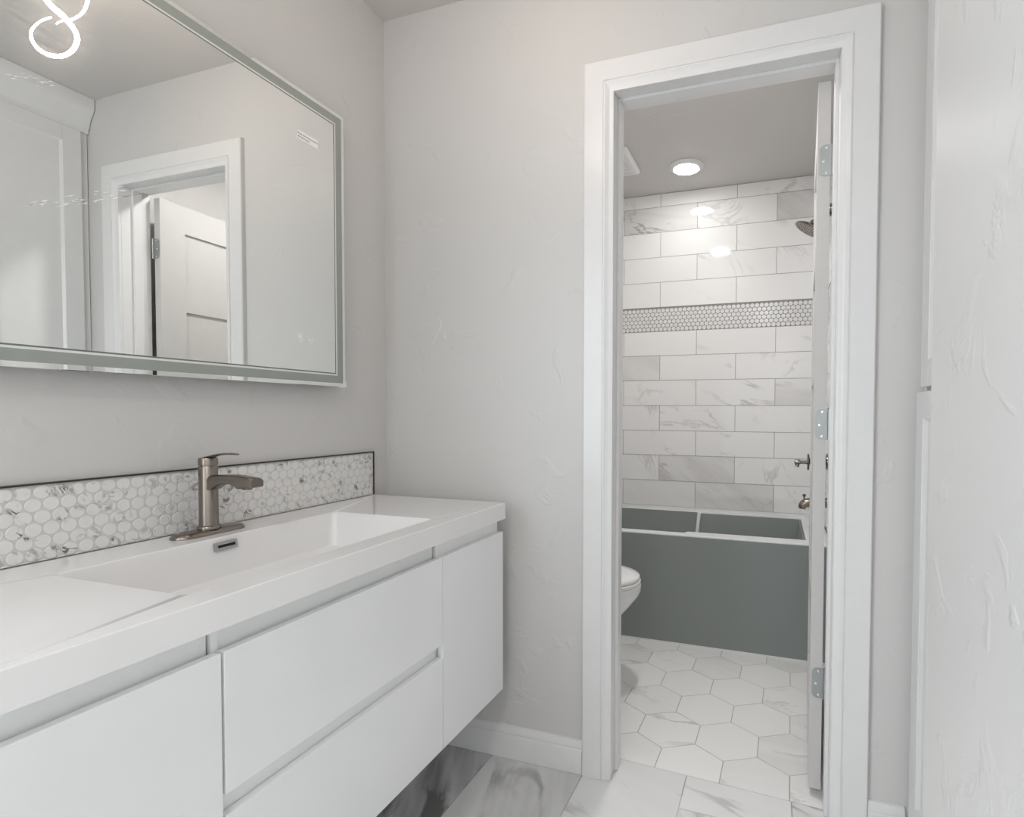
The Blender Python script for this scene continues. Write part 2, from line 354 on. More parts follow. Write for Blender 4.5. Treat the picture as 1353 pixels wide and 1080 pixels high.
go = gt.build('floor_tile', M['tile_grey'], fv)
clip_mesh(go, [((0.836, THR(0.836)-0.001, 0), (0.052, 1, 0)), ((0, -3.3, 0), (0, -1, 0))])

# ---- door casing, jambs, baseboards
def casing_profile():
    # (distance from the inner edge, projection from the wall)
    return [(0, 0), (0, 0.009), (0.004, 0.011), (0.010, 0.0115), (0.016, 0.0135), (0.021, 0.017), (0.024, 0.019), (0.0265, 0.0185), (0.0275, 0.0155), (0.030, 0.0155), (0.031, 0.018), (0.089, 0.018), (0.092, 0.015), (0.092, 0)]
cx0, cx1, cz = 0.837, 1.461, 2.099
pr = casing_profile()
cas = MB()
st = []
for d, p in pr: st.append((d, p))
R0 = [(cx0-d, -p, 0.001) for d, p in st]; R1 = [(cx0-d, -p, cz+d) for d, p in st]
R2 = [(cx1+d, -p, cz+d) for d, p in st]; R3 = [(cx1+d, -p, 0.001) for d, p in st]
cas.rings([R0, R1, R2, R3])
struct('trim_1', cas, M['trim'], 'white moulded casing round the doorway to the tub room', 'door casing', smooth=25)
jm = MB()
jm.box(0.8325, 0.8345, 0.0005, 0.1145, 0.001, 2.107).box(1.4605, 1.4625, 0.0005, 0.1145, 0.001, 2.107).box(0.8345, 1.4605, 0.0005, 0.1145, 2.104, 2.107)
jm.box(0.8345, 0.844, 0.042, 0.078, 0.001, 2.104).box(1.451, 1.4605, 0.042, 0.078, 0.001, 2.104).box(0.844, 1.451, 0.042, 0.078, 2.0945, 2.104)
struct('trim_2', jm, M['trim'], 'white door jamb with its stop strips', 'door jamb', bevel=0.001)
def baseboard(name, fn, a0, a1, label):
    prof = [(0, 0.001), (0.015, 0.001), (0.015, 0.072), (0.0125, 0.078), (0.0105, 0.080), (0.0125, 0.083), (0.011, 0.095), (0.006, 0.104), (0, 0.106)]
    b = MB(); b.rings([[fn(a0, d, z) for d, z in prof], [fn(a1, d, z) for d, z in prof]])
    return struct(name, b, M['trim'], label, 'baseboard', smooth=30)
baseboard('baseboard_back', lambda a, d, z: (a, -d-0.0003, z), 0.016, 0.744, 'white baseboard between the vanity corner and the door casing')
baseboard('baseboard_back_right', lambda a, d, z: (a, -d-0.0003, z), 1.554, 1.642, 'short white baseboard right of the door casing')
baseboard('baseboard_left', lambda a, d, z: (d+0.0003, a, z), -3.29, 0.0, 'white baseboard under the floating vanity')

# ================================================================== DOOR LEAF
dr = thing('door_1', 'white five-panel shaker door swung open into the tub room', 'door', (1.4555, 0.1205, 0.0)); dr['kind'] = 'structure'
T = 0.034; dw = 0.605; z0, z1 = 0.021, 2.0915
leaf = MB(); xa, xb = 1.414, 1.448; ya, yb = 0.1225, 0.1225+dw
stile = 0.113
pz = [(1.674, 1.965), (1.310, 1.600), (0.945, 1.235), (0.580, 0.870), (0.215, 0.505)]
leaf.box(xa, xb, ya, ya+stile, z0, z1).box(xa, xb, yb-stile, yb, z0, z1)
edges = [z0]+[e for a, b in reversed(pz) for e in (a, b)]+[z1]
for k in range(0, len(edges), 2): leaf.box(xa, xb, ya+stile, yb-stile, edges[k], edges[k+1])
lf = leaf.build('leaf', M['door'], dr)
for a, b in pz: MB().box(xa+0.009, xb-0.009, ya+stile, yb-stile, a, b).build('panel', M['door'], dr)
for zc in (1.8675, 1.106, 0.3415):
    h = MB(); r = 0.015
    pts = [(1.4475, zc-0.0445), (1.4475, zc+0.0445)]
    prof = [(1.4475, zc+0.0445)]+[(1.4195+r-r*math.sin(a*PI/12), zc+0.0445-r+r*math.cos(a*PI/12)) for a in range(0, 7)]+[(1.4195+r-r*math.cos(a*PI/12), zc-0.0445+r-r*math.sin(a*PI/12)) for a in range(0, 7)]+[(1.4475, zc-0.0445)]
    h.prism(prof, lambda p, q, d: (p, d, q), 0.1205, 0.1224)
    h.box(1.4475, 1.4535, 0.1195, 0.1215, zc-0.0445, zc+0.0445)
    ho_ = h.build('hinge', M['steel'], dr); ho_['label'] = 'satin steel butt hinge'
    kn = MB()
    for q in range(5): kn.lathe([(0.0052, -0.0445+q*0.0178+0.0004), (0.0052, -0.0445+(q+1)*0.0178-0.0004)], (1.4558, 0.1205, zc), n=14)
    kn.lathe([(0.004, 0.0445), (0.0055, 0.0455), (0.003, 0.049)], (1.4558, 0.1205, zc), n=14)
    kn.build('knuckle', M['steel'], ho_, smooth=40)
    for sx, sz in ((1.4378, 0.036), (1.431, -0.002), (1.4378, -0.035)):
        sc = MB(); sc.lathe([(0.0043, 0), (0.004, 0.0008), (0.0018, 0.0012), (0.0016, 0.0004)], (sx, 0.1204, zc+sz), axis=(0, -1, 0), n=16)
        sc.build('screw', M['screw'], ho_, smooth=40)
# jamb leaves of the hinges seen from the far side belong to the same hinge set
bpy.context.view_layer.update()
dr.rotation_euler = (0, 0, -math.radians(2.6))

# ================================================================== VANITY
van = thing('vanity_cabinet', 'white gloss floating vanity cabinet with handle-less doors and drawers', 'cabinet', (0.25, -0.683, 0.262))
YR, YL = -0.0735, -1.2925
ca = MB()
ca.box(0.001, 0.4805, YR-0.018, YR-0.001, 0.264, 0.803).box(0.001, 0.480, YL+0.001, YL+0.018, 0.264, 0.803)
ca.box(0.001, 0.480, YL+0.018, YR-0.018, 0.264, 0.281).box(0.001, 0.012, YL+0.018, YR-0.018, 0.281, 0.803)
ca.box(0.012, 0.478, -0.401, -0.385, 0.281, 0.70).box(0.012, 0.478, -0.980, -0.964, 0.281, 0.70)
ca.build('carcass', M['gloss'], van, bevel=0.0008)
ch = MB()
ch.box(0.466, 0.4800, -0.384, YR-0.0185, 0.745, 0.8035).box(0.462, 0.474, -0.963, -0.402, 0.745, 0.8035).box(0.462, 0.474, YL+0.0185, -0.981, 0.745, 0.8035)
ch.box(0.466, 0.4800, -0.963, -0.402, 0.492, 0.552)
ch.box(0.466, 0.4807, -0.3965, -0.3845, 0.706, 0.8035).box(0.462, 0.479, -0.9775, -0.966, 0.706, 0.8035)
ch.build('finger_channel', M['channel'], van, bevel=0.0006)
def front(name, y0, y1, za, zb):
    # slab with a bevelled finger pull along its top edge
    b = MB(); prof = [(0.481, za), (0.4985, za), (0.4985, zb), (0.481, zb-0.001)]
    b.prism(prof, lambda p, q, d: (p, d, q), y0, y1)
    return b.build(name, M['gloss'], van, bevel=0.0007)
front('door', -0.391, -0.0695, 0.262, 0.764)
front('drawer', -0.9705, -0.3935, 0.5375, 0.764)
front('drawer', -0.9705, -0.3935, 0.262, 0.5035)
front('door', -1.2965, -0.9755, 0.262, 0.764)

# ---- sink top
top = thing('sink_top', 'white one-piece countertop with a wide rectangular basin on the vanity', 'sink', (0.26, -0.683, 0.805))
X0, X1, Y0, Y1, ZT, ZB = 0.0115, 0.5099, -1.2935, -0.0725, 0.8556, 0.8048
bx0, bx1, by0, by1 = 0.130, 0.450, -0.994, -0.371
def ring(x0, x1, y0, y1, r, z, n=6): return [(a, b, z) for a, b in rrect(x0, x1, y0, y1, r, n)]
tp = MB()
tp.rings([ring(X0+0.02, X1-0.02, Y0+0.02, Y1-0.02, 0.003, ZB), ring(X0, X1, Y0, Y1, 0.003, ZB+0.001), ring(X0, X1, Y0, Y1, 0.004, ZT-0.002), ring(X0+0.002, X1-0.002, Y0+0.002, Y1-0.002, 0.004, ZT),
          ring(bx0-0.003, bx1+0.003, by0-0.003, by1+0.003, 0.012, ZT), ring(bx0, bx1, by0, by1, 0.012, ZT-0.0025), ring(bx0+0.002, bx1-0.004, by0+0.004, by1-0.004, 0.014, ZT-0.012),
          ring(bx0+0.010, bx1-0.03, by0+0.03, by1-0.022, 0.02, ZT-0.088), ring(bx0+0.03, bx1-0.05, by0+0.06, by1-0.05, 0.03, ZT-0.106), ring(bx0+0.10, bx1-0.12, by0+0.24, by1-0.24, 0.02, ZT-0.112)], cap0=False)
# underside shell round the basin
tp.rings([ring(X0+0.02, X1-0.02, Y0+0.02, Y1-0.02, 0.003, ZB), ring(bx0-0.012, bx1+0.012, by0-0.012, by1+0.012, 0.012, ZB), ring(bx0, bx1-0.02, by0+0.03, by1-0.03, 0.03, ZT-0.122)], cap0=False)
tp.build('basin_top', M['solid'], top, smooth=35)
ov = MB(); fx = lambda p, q, d: (d+0.0025*(0.846-q)/0.02, p, q)
ya_, yb_, za_, zb_ = -0.7185, -0.6665, 0.8275, 0.8455
o1 = [(ya_, za_), (yb_, za_), (yb_, zb_), (ya_, zb_)]; i1 = [(ya_+0.007, za_+0.006), (yb_-0.005, za_+0.006), (yb_-0.005, zb_-0.006), (ya_+0.007, zb_-0.006)]
ov.rings([[fx(a, b, 0.1325) for a, b in o1], [fx(a, b, 0.1365) for a, b in o1], [fx(a, b, 0.1365) for a, b in i1], [fx(a, b, 0.1338) for a, b in i1]], cap0=True, cap1=False)
ovo = ov.build('overflow_cover', M['chrome'], top); ovo['label'] = 'small chrome overflow plate with a dark slot'
MB().rings([[fx(a, b, 0.1334) for a, b in i1], [fx(a, b, 0.1340) for a, b in i1]]).build('slot', M['black'], ovo)
dn = MB(); dn.lathe([(0.030, 0), (0.030, 0.003), (0.022, 0.004), (0.021, 0.001)], (0.27, -0.683, ZT-0.112), n=28); dn.build('drain', M['chrome'], top, smooth=40)

# ---- backsplash
bs = thing('backsplash', 'low strip of white marble penny rounds edged in dark metal above the sink', 'backsplash', (0.005, -0.683, 0.856))
sY0, sY1, sZ0, sZ1 = -1.292, -0.0735, 0.8566, 1.0025
MB().box(0.0004, 0.0065, sY0, sY1-0.0022, sZ0, sZ1-0.003).build('grout', M['grout_pale'], bs)
pn = MB(); pitch = 0.0266; rr = 0.0124
for j in range(-6, 1):
    z = 0.9852+j*pitch*0.866
    y = -1.000+(pitch/2 if j % 2 else 0)-12*pitch
    while y < sY1+rr:
        if y > sY0-rr:
            ps = [(y+rr*math.cos(2*PI*i/20), z+rr*math.sin(2*PI*i/20)) for i in range(20)]
            pi_ = [(y+(rr-0.0012)*math.cos(2*PI*i/20), z+(rr-0.0012)*math.sin(2*PI*i/20)) for i in range(20)]
            t = (random.random(), random.random(), 0)
            pn.rings([[(0.0062, a, b) for a, b in ps], [(0.0070, a, b) for a, b in ps], [(0.0076, a, b) for a, b in pi_]], tid=t)
        y += pitch
po = pn.build('penny_tile', M['penny'], bs, smooth=25)
clip_mesh(po, [((0, sY1-0.0024, 0), (0, 1, 0)), ((0, sY0, 0), (0, -1, 0)), ((0, 0, sZ0), (0, 0, -1))])
et = MB(); et.box(0.0004, 0.0108, sY0, sY1, sZ1-0.003, sZ1).box(0.0004, 0.0108, sY1-0.0022, sY1, sZ0, sZ1-0.003)
et.build('edge_strip', M['bronze'], bs)['label'] = 'thin dark bronze edge strip'

# ---- faucet
fx_, fy_ = 0.066, -0.679
fa = thing('faucet', 'brushed nickel single-lever faucet on an oval deck plate', 'faucet', (fx_, fy_, 0.8557))
pl = MB()
def stad(hw_, hl, z, n=14):
    p = []
    for i in range(n+1): a = -PI/2+PI*i/n; p.append((fx_+hw_*math.sin(a)*1.0, fy_+hl-hw_+hw_*math.cos(a), z))
    for i in range(n+1): a = PI/2+PI*i/n; p.append((fx_+hw_*math.sin(a)*1.0, fy_-hl+hw_+hw_*math.cos(a), z))
    return p
pl.rings([stad(0.0265, 0.081, 0.8558), stad(0.0265, 0.081, 0.8590), stad(0.0215, 0.076, 0.8655), stad(0.017, 0.071, 0.8668)])
pl.build('deck_plate', M['nickel'], fa, smooth=50)
bd = MB(); bd.lathe([(0.0235, 0.8668), (0.024, 0.8715), (0.0225, 0.8745), (0.0195, 0.876), (0.0190, 0.880), (0.0188, 1.0105), (0.0180, 1.0118)], (fx_, fy_, 0), n=40); bd.build('body', M['nickel'], fa, smooth=40)
cp = MB(); cp.lathe([(0.0165, 1.0118), (0.0165, 1.0135), (0.0192, 1.0140), (0.0192, 1.0275), (0.0178, 1.0305), (0.010, 1.0325), (0.003, 1.033)], (fx_, fy_, 0), n=40)
co = cp.build('cap', M['nickel'], fa, smooth=40)
lv = MB()
LR = []
for x, zc, w, t in ((0.060, 1.0305, 0.013, 0.004), (0.078, 1.0335, 0.013, 0.006), (0.096, 1.0375, 0.0105, 0.006), (0.115, 1.0405, 0.0095, 0.005), (0.140, 1.0415, 0.0095, 0.0045), (0.153, 1.0408, 0.0085, 0.004), (0.1575, 1.0402, 0.005, 0.003)):
    LR.append([(x, fy_+w*math.cos(2*PI*i/14), zc+t/2*math.sin(2*PI*i/14)) for i in range(14)])
lv.rings(LR); lv.build('lever', M['nickel'], fa, smooth=60)
sp_ = MB(); SR = []
for x, zt, zb, w in ((0.074, 0.9915, 0.957, 0.0135), (0.088, 0.9915, 0.9585, 0.0135), (0.100, 0.9920, 0.9655, 0.0135), (0.115, 0.9930, 0.9715, 0.0138), (0.132, 0.9940, 0.9740, 0.0142), (0.150, 0.9945, 0.9735, 0.0148), (0.163, 0.9940, 0.9695, 0.0153), (0.172, 0.9935, 0.9650, 0.0156), (0.195, 0.9915, 0.9655, 0.0158), (0.2125, 0.9895, 0.9680, 0.0156), (0.2165, 0.9870, 0.9705, 0.0150)):
    SR.append([(x, fy_+a, zb+(zt-zb)*b) for a, b in [(-w, 0.06), (-w*0.9, 0), (w*0.9, 0), (w, 0.06), (w, 0.70), (w*0.8, 0.90), (w*0.45, 1.0), (-w*0.45, 1.0), (-w*0.8, 0.90), (-w, 0.70)]])
sp_.rings(SR); sp_.build('spout', M['nickel'], fa, smooth=45)
ae = MB(); ae.lathe([(0.0095, 0), (0.0095, 0.003), (0.006, 0.0035)], (0.187, fy_, 0.9655), axis=(0, 0, -1), n=18); ae.build('aerator', M['nickel_dark'], fa, smooth=40)

# ================================================================== MIRROR
mi = thing('mirror', 'large frameless backlit mirror with a frosted border above the sink', 'mirror', (0.02, -0.683, 1.2135))
mY0, mY1, mZ0, mZ1 = -1.131, -0.2355, 1.2135, 2.033
XM = 0.045
MB().box(0.0005, 0.038, mY0+0.05, mY1-0.05, mZ0+0.035, mZ1-0.035).build('backing_box', M['plastic'], mi)
gl = MB()
def fr(d, x): return [(x, mY0+d, mZ0+d), (x, mY1-d, mZ0+d), (x, mY1-d, mZ1-d), (x, mY0+d, mZ1-d)]
gl.rings([fr(0, 0.0385), fr(0, XM-0.001), fr(0.001, XM), fr(0.0105, XM)], cap1=False)
mg = gl.build('glass_edge', M['mirror'], mi)
MB().rings([fr(0.0105, XM), fr(0.0330, XM)], cap0=False, cap1=False).build('frosted_band', M['frost'], mi)['label'] = 'frosted grey-green light band'
MB().rings([fr(0.0330, XM), fr(0.0375, XM)], cap0=False, cap1=False).build('polished_line', M['frost_line'], mi)
MB().rings([fr(0.0375, XM), fr(0.0408, XM)], cap0=False, cap1=False).build('groove', M['groove'], mi)
MB().add(fr(0.0408, XM), [(0, 1, 2, 3)]).build('reflecting_glass', M['mirror'], mi)
cg = MB(); cg.prism([(mY1+0.001, mZ0-0.001), (mY1+0.001, mZ0+0.020), (mY1-0.010, mZ0+0.0105), (mY1-0.030, mZ0-0.001)], lambda p, q, d: (d, p, q), 0.036, XM+0.001)
cg.build('corner_guard', M['plastic'], mi)['label'] = 'white plastic corner guard'
# sticker with two printed lines
sk = MB().box(XM+0.0002, XM+0.0006, -0.4065, -0.3345, 1.8925, 1.9175).build('sticker', M['paper'], mi); sk['label'] = 'white printed notice sticker'
def text(body, loc, size, mat, parent, name):
    cu = bpy.data.curves.new(name, 'FONT'); cu.body = body; cu.size = size; cu.align_x = 'LEFT'; cu.extrude = 0.0001; cu.offset = 0.0
    tmp = bpy.data.objects.new(name, cu); COL.objects.link(tmp)
    bpy.context.view_layer.update()
    dg = bpy.context.evaluated_depsgraph_get(); me = bpy.data.meshes.new_from_object(tmp.evaluated_get(dg))
    bpy.data.objects.remove(tmp)
    me.materials.clear(); me.materials.append(mat)
    rotm = Matrix(((0, 0, 1, loc[0]), (1, 0, 0, loc[1]), (0, 1, 0, loc[2]), (0, 0, 0, 1)))   # text x -> +y, text y -> +z
    me.transform(rotm)
    o = bpy.data.objects.new(name, me); COL.objects.link(o); o.parent = parent; o.matrix_parent_inverse = parent.matrix_world.inverted()
    return o
text('Please remove the protective', (XM+0.0008, -0.4035, 1.9070), 0.0056, M['ink'], sk, 'printed_line')
text('film before using.', (XM+0.0008, -0.4025, 1.8985), 0.0056, M['ink'], sk, 'printed_line')
icon = simple('touch_icon_white', (0.97, 0.97, 0.96, 1), 0.4)
def arc(mb, cy, cz, r, a0, a1, w=0.0009, n=16):
    o_ = [(cy+(r+w)*math.cos(a0+(a1-a0)*i/n), cz+(r+w)*math.sin(a0+(a1-a0)*i/n)) for i in range(n+1)]
    i_ = [(cy+(r-w)*math.cos(a0+(a1-a0)*i/n), cz+(r-w)*math.sin(a0+(a1-a0)*i/n)) for i in range(n+1)]
    for k in range(n): mb.prism([o_[k], o_[k+1], i_[k+1], i_[k]], lambda p, q, d: (d, p, q), XM+0.0001, XM+0.0003)
b1 = MB(); arc(b1, -0.401, 1.346, 0.0085, 0.7, 5.9); arc(b1, -0.401, 1.346, 0.0022, 0, 2*PI, 0.0022)
b1.build('touch_button', icon, mi)['label'] = 'ring shaped touch icon with a dot'
b2 = MB(); arc(b2, -0.365, 1.3425, 0.0085, PI*0.95, PI*2.05)
for k in (-1, 0, 1):
    b2.prism([(-0.365+k*0.005-0.0007, 1.3395), (-0.365+k*0.005+0.0007, 1.3395), (-0.365+k*0.005+0.0007, 1.3475), (-0.365+k*0.005-0.0007, 1.3475)], lambda p, q, d: (d, p, q), XM+0.0001, XM+0.0003)
b2.build('touch_button', icon, mi)['label'] = 'bowl shaped defog touch icon'
# creases of the protective film that catch the light
cr = MB()
def crease(y, z, L, s, w):
    dy, dz = L*math.cos(s), L*math.sin(s); nx, nz_ = -math.sin(s)*w, math.cos(s)*w
    cr.prism([(y, z), (y+dy/2+nx, z+dz/2+nz_), (y+dy, z+dz), (y+dy/2-nx, z+dz/2-nz_)], lambda p, q, d: (d, p, q), XM+0.0001, XM+0.0006)
for k in range(34):
    u = random.random(); y = -0.985+0.155*u; z = 1.492+0.092*u+random.uniform(-0.016, 0.016)*(1-abs(u-0.5))
    crease(y, z, random.uniform(0.006, 0.020), random.uniform(0.30, 0.62), random.uniform(0.0004, 0.0009))
for k in range(9):
    u = random.random(); crease(-0.855+0.06*u, 1.556+0.035*u, 0.022, 0.52, 0.0005)
for k in range(15):
    u = random.random(); y = -1.02+0.085*u; z = 1.708+0.024*u+random.uniform(-0.008, 0.008)
    crease(y, z, random.uniform(0.005, 0.013), random.uniform(0.2, 0.55), random.uniform(0.0004, 0.0008))
fc = cr.build('film_creases', icon, mi); fc['kind'] = 'stuff'; fc['label'] = 'fine white creases in the protective film'

# ================================================================== SPIRAL PENDANT (seen in the mirror)
sl = thing('spiral_light', 'curled glowing ribbon light reflected in the top left of the mirror', 'ceiling light', (0.72, -0.583, ZC))
cn = MB(); cn.lathe([(0.055, -0.001), (0.055, -0.022), (0.050, -0.026), (0.01, -0.026)], (0.72, -0.583, ZC), n=32); cn.build('canopy', M['plastic'], sl, smooth=40)
def catmull(P, n=10):
    P = [Vector(p) for p in P]; out = []
    for i in range(len(P)-1):
        p0, p1, p2, p3 = P[max(i-1, 0)], P[i], P[i+1], P[min(i+2, len(P)-1)]
        for k in range(n):
            t = k/n; out.append(0.5*((2*p1)+(p2-p0)*t+(2*p0-5*p1+4*p2-p3)*t*t+(3*p1-p0-3*p2+p3)*t*t*t))
    out.append(P[-1]); return out
SPIRAL = [([(0.7328, -0.66, 2.3312), (0.7176, -0.64, 2.2967), (0.7104, -0.62, 2.2813), (0.7087, -0.6, 2.2625), (0.6767, -0.59, 2.2334), (0.6577, -0.58, 2.207), (0.6486, -0.575, 2.1794), (0.6686, -0.57, 2.1618), (0.6989, -0.57, 2.149), (0.7329, -0.575, 2.1453), (0.7702, -0.58, 2.155), (0.804, -0.585, 2.1757), (0.8204, -0.59, 2.2015), (0.8091, -0.595, 2.2212), (0.7638, -0.6, 2.2312), (0.7033, -0.605, 2.2269)], [0.008, 0.01, 0.01, 0.0105, 0.0085, 0.0075, 0.007, 0.0075, 0.007, 0.005, 0.0035, 0.003]), ([(0.5292, -0.62, 2.2623), (0.5271, -0.615, 2.2361), (0.5432, -0.61, 2.2177), (0.5716, -0.605, 2.2078), (0.616, -0.6, 2.207), (0.6514, -0.6, 2.2107), (0.6775, -0.6, 2.2123), (0.6875, -0.6, 2.2083)], [0.005, 0.005, 0.004, 0.0035, 0.002, 0.002])]
tb = MB()
for path, rads in SPIRAL:
    tb.tube(catmull(path, 10), [r_*0.66 for r_ in rads], 10)
M['led'] = emit('warm_white_led', (1.0, 0.84, 0.73, 1), 52.0)
tb.build('glow_tube', M['led'], sl, smooth=60)
st_ = MB(); st_.tube([(0.72, -0.583, ZC-0.026), (0.72, -0.583, ZC-0.06), SPIRAL[0][0][0]], 0.004, 8); st_.build('stem', M['chrome'], sl, smooth=50)

# ================================================================== LINEN CABINET (right)
lc = thing('linen_cabinet', 'tall white built-in linen cabinet beside the right wall', 'cabinet', (1.9, -0.37, 0.0))
lb = MB(); lb.box(1.676, 2.19, -0.719, -0.003, 0.001, 2.40).box(1.668, 1.676, -0.03, -0.003, 0.11, 2.40)
lb.build('carcass', M['trim'], lc)
def shaker(x, y0, y1, za, zb, w=0.064):
    d = MB(); xo = x+0.02
    d.box(x, xo, y0, y0+w, za, zb).box(x, xo, y1-w, y1, za, zb).box(x, xo, y0+w, y1-w, za, za+w).box(x, xo, y0+w, y1-w, zb-w, zb)
    o = d.build('door', M['trim'], lc, bevel=0.001)
    p = MB(); r = [(y0+w, za+w), (y1-w, za+w), (y1-w, zb-w), (y0+w, zb-w)]; q = [(y0+w+0.008, za+w+0.008), (y1-w-0.008, za+w+0.008), (y1-w-0.008, zb-w-0.008), (y0+w+0.008, zb-w-0.008)]
    p.rings([[(x+0.003, a, b) for a, b in r], [(x+0.010, a, b) for a, b in q], [(x+0.018, a, b) for a, b in q]], cap0=False, cap1=False)
    p.add([(x+0.010, a, b) for a, b in q], [(0, 1, 2, 3)])
    p.build('panel', M['trim'], o)
for y0, y1 in ((-0.373, -0.032), (-0.717, -0.376)):
    shaker(1.653, y0, y1, 1.2045, 2.345); shaker(1.645, y0, y1, 0.10, 1.192)
cw = MB(); prof = [(1.676, 2.346), (1.655, 2.346), (1.655, 2.365), (1.648, 2.372), (1.640, 2.40), (1.622, 2.425), (1.612, 2.445), (1.612, 2.4885), (1.676, 2.4885)]
cw.prism(prof, lambda p, q, d: (p, d, q), -0.719, -0.003); cw.build('crown', M['trim'], lc, smooth=30)

# ================================================================== TUB ROOM
tub = thing('bathtub', 'alcove bathtub covered with dark grey protective sheeting under a bare white rim', 'bathtub', (0.78, 1.39, 0.0))
TX0, TX1, TY0, TY1, TZ = 0.002, 1.5605, 1.041, 1.7335, 0.541
inn = [(0.07, 1.098), (0.50, 1.098), (0.882, 1.098), (0.897, 1.132), (1.2, 1.132), (1.452, 1.132), (1.452, 1.694), (0.90, 1.694), (0.50, 1.694), (0.07, 1.694)]
out = [(TX0, TY0), (0.50, TY0), (0.882, TY0), (0.897, TY0), (1.2, TY0), (TX1, TY0), (TX1, TY1), (0.90, TY1), (0.50, TY1), (TX0, TY1)]
def sh(P, k, z): 
    cx, cy = 0.76, 1.40
    return [(cx+(a-cx)*(1-k*0.5), cy+(b-cy)*(1-k), z) for a, b in P]
tbm = MB()
tbm.rings([[(a, b, 0.002) for a, b in out], [(a, b, TZ) for a, b in out], [(a, b, TZ) for a, b in inn], sh(inn, 0.22, 0.16), sh(inn, 0.35, 0.13)])
tbm.build('shell', M['acrylic'], tub, bevel=0.004, segs=2)
ap = MB().box(TX0, TX1, TY0-0.004, TY0-0.0005, 0.007, 0.534).build('apron_sheet', M['liner'], tub); ap['label'] = 'dark grey protective sheet over the apron'
MB().box(TX0, TX1, TY0-0.006, TY0-0.0005, 0.0005, 0.0065).build('caulk_bead', M['plastic'], tub)
MB().box(TX0, TX1, TY1+0.0005, 1.7405, TZ-0.004, 0.5555).build('caulk_bead', M['plastic'], tub)
def liner(P, ztop, floor_poly):
    l = MB(); R = []
    n = len(P)
    for i, (a, b) in enumerate(P):
        a1, b1 = 0.76+(a-0.76)*0.92, 1.40+(b-1.40)*0.82
        R.append([(a, b, ztop), (a+(0.76-a)*0.006, b+(1.40-b)*0.014, ztop), (a1+(0.76-a1)*0.006, b1+(1.40-b1)*0.014, 0.17), (a1, b1, 0.17)])
    l.rings(R)
    o = l.build('liner_sheet', M['liner'], tub); o['label'] = 'dark grey protective liner sheet'; return o
liner([(0.880, 1.102), (0.074, 1.102), (0.074, 1.690), (0.872, 1.690)], 0.538, None)
liner([(0.902, 1.136), (1.446, 1.136), (1.446, 1.688), (0.888, 1.688)], 0.533, None)
sm = MB(); sm.rings([[(0.870, 1.674, 0.541), (0.890, 1.674, 0.534), (0.890, 1.692, 0.534), (0.870, 1.692, 0.541)], [(0.852, 1.628, 0.30), (0.864, 1.628, 0.30), (0.864, 1.640, 0.30), (0.852, 1.640, 0.30)]])
sm.build('liner_fold', M['acrylic'], tub)['label'] = 'pale folded edge between the liner sheets'

# ---- toilet
to = thing('toilet', 'white elongated toilet with its lid closed just left inside the doorway', 'toilet', (0.40, 0.56, 0.0))
TYc = 0.56
def egg(xb, xf, hwid, z, n=40):
    # elongated outline from xb (back) to xf (front tip)
    cx = xb+(xf-xb)*0.42; p = []
    for i in range(n):
        a = 2*PI*i/n; c, s = math.cos(a), math.sin(a)
        ax = (xf-cx) if c > 0 else (cx-xb)
        e = 1.0 if c > 0 else 0.75
        p.append((cx+ax*math.copysign(abs(c)**e, c), TYc+hwid*math.copysign(abs(s)**0.95, s), z))
    return p
bw = MB()
bw.rings([egg(0.23, 0.585, 0.115, 0.001), egg(0.23, 0.585, 0.115, 0.03), egg(0.235, 0.575, 0.105, 0.06), egg(0.235, 0.585, 0.105, 0.16), egg(0.235, 0.64, 0.125, 0.235), egg(0.235, 0.700, 0.150, 0.285),
          egg(0.235, 0.752, 0.170, 0.345), egg(0.235, 0.768, 0.176, 0.366), egg(0.235, 0.781, 0.182, 0.383), egg(0.235, 0.790, 0.186, 0.405), egg(0.235, 0.790, 0.186, 0.426), egg(0.24, 0.784, 0.180, 0.431), egg(0.30, 0.74, 0.14, 0.431)])
bw.build('bowl', M['porcelain'], to, smooth=35)
se = MB(); se.rings([egg(0.26, 0.786, 0.184, 0.4325), egg(0.258, 0.789, 0.187, 0.436), egg(0.258, 0.789, 0.187, 0.444), egg(0.26, 0.786, 0.184, 0.4465)]); se.build('seat', M['porcelain'], to, smooth=35)
ld = MB(); ld.rings([egg(0.255, 0.782, 0.182, 0.4485), egg(0.253, 0.785, 0.185, 0.453), egg(0.253, 0.785, 0.185, 0.460), egg(0.257, 0.780, 0.180, 0.465), egg(0.29, 0.74, 0.150, 0.470), egg(0.36, 0.62, 0.08, 0.472)]); ld.build('lid', M['porcelain'], to, smooth=50)
tk = MB(); tk.rings([[(a, b, z) for a, b in rrect(0.012+d, 0.225-d, TYc-0.21+d, TYc+0.21-d, 0.03)] for z, d in ((0.38, 0.015), (0.42, 0.006), (0.74, 0.0))]); tk.build('tank', M['porcelain'], to, smooth=40)
tl = MB(); tl.rings([[(a, b, z) for a, b in rrect(0.006+d, 0.232-d, TYc-0.216+d, TYc+0.216-d, 0.03)] for z, d in ((0.741, 0.0), (0.765, 0.0), (0.775, 0.008))]); tl.build('tank_lid', M['porcelain'], to, smooth=40)
fl_ = MB(); fl_.tube([(0.226, TYc-0.15, 0.69), (0.245, TYc-0.15, 0.69), (0.25, TYc-0.10, 0.685)], 0.007, 10); fl_.build('flush_lever', M['chrome'], to, smooth=50)

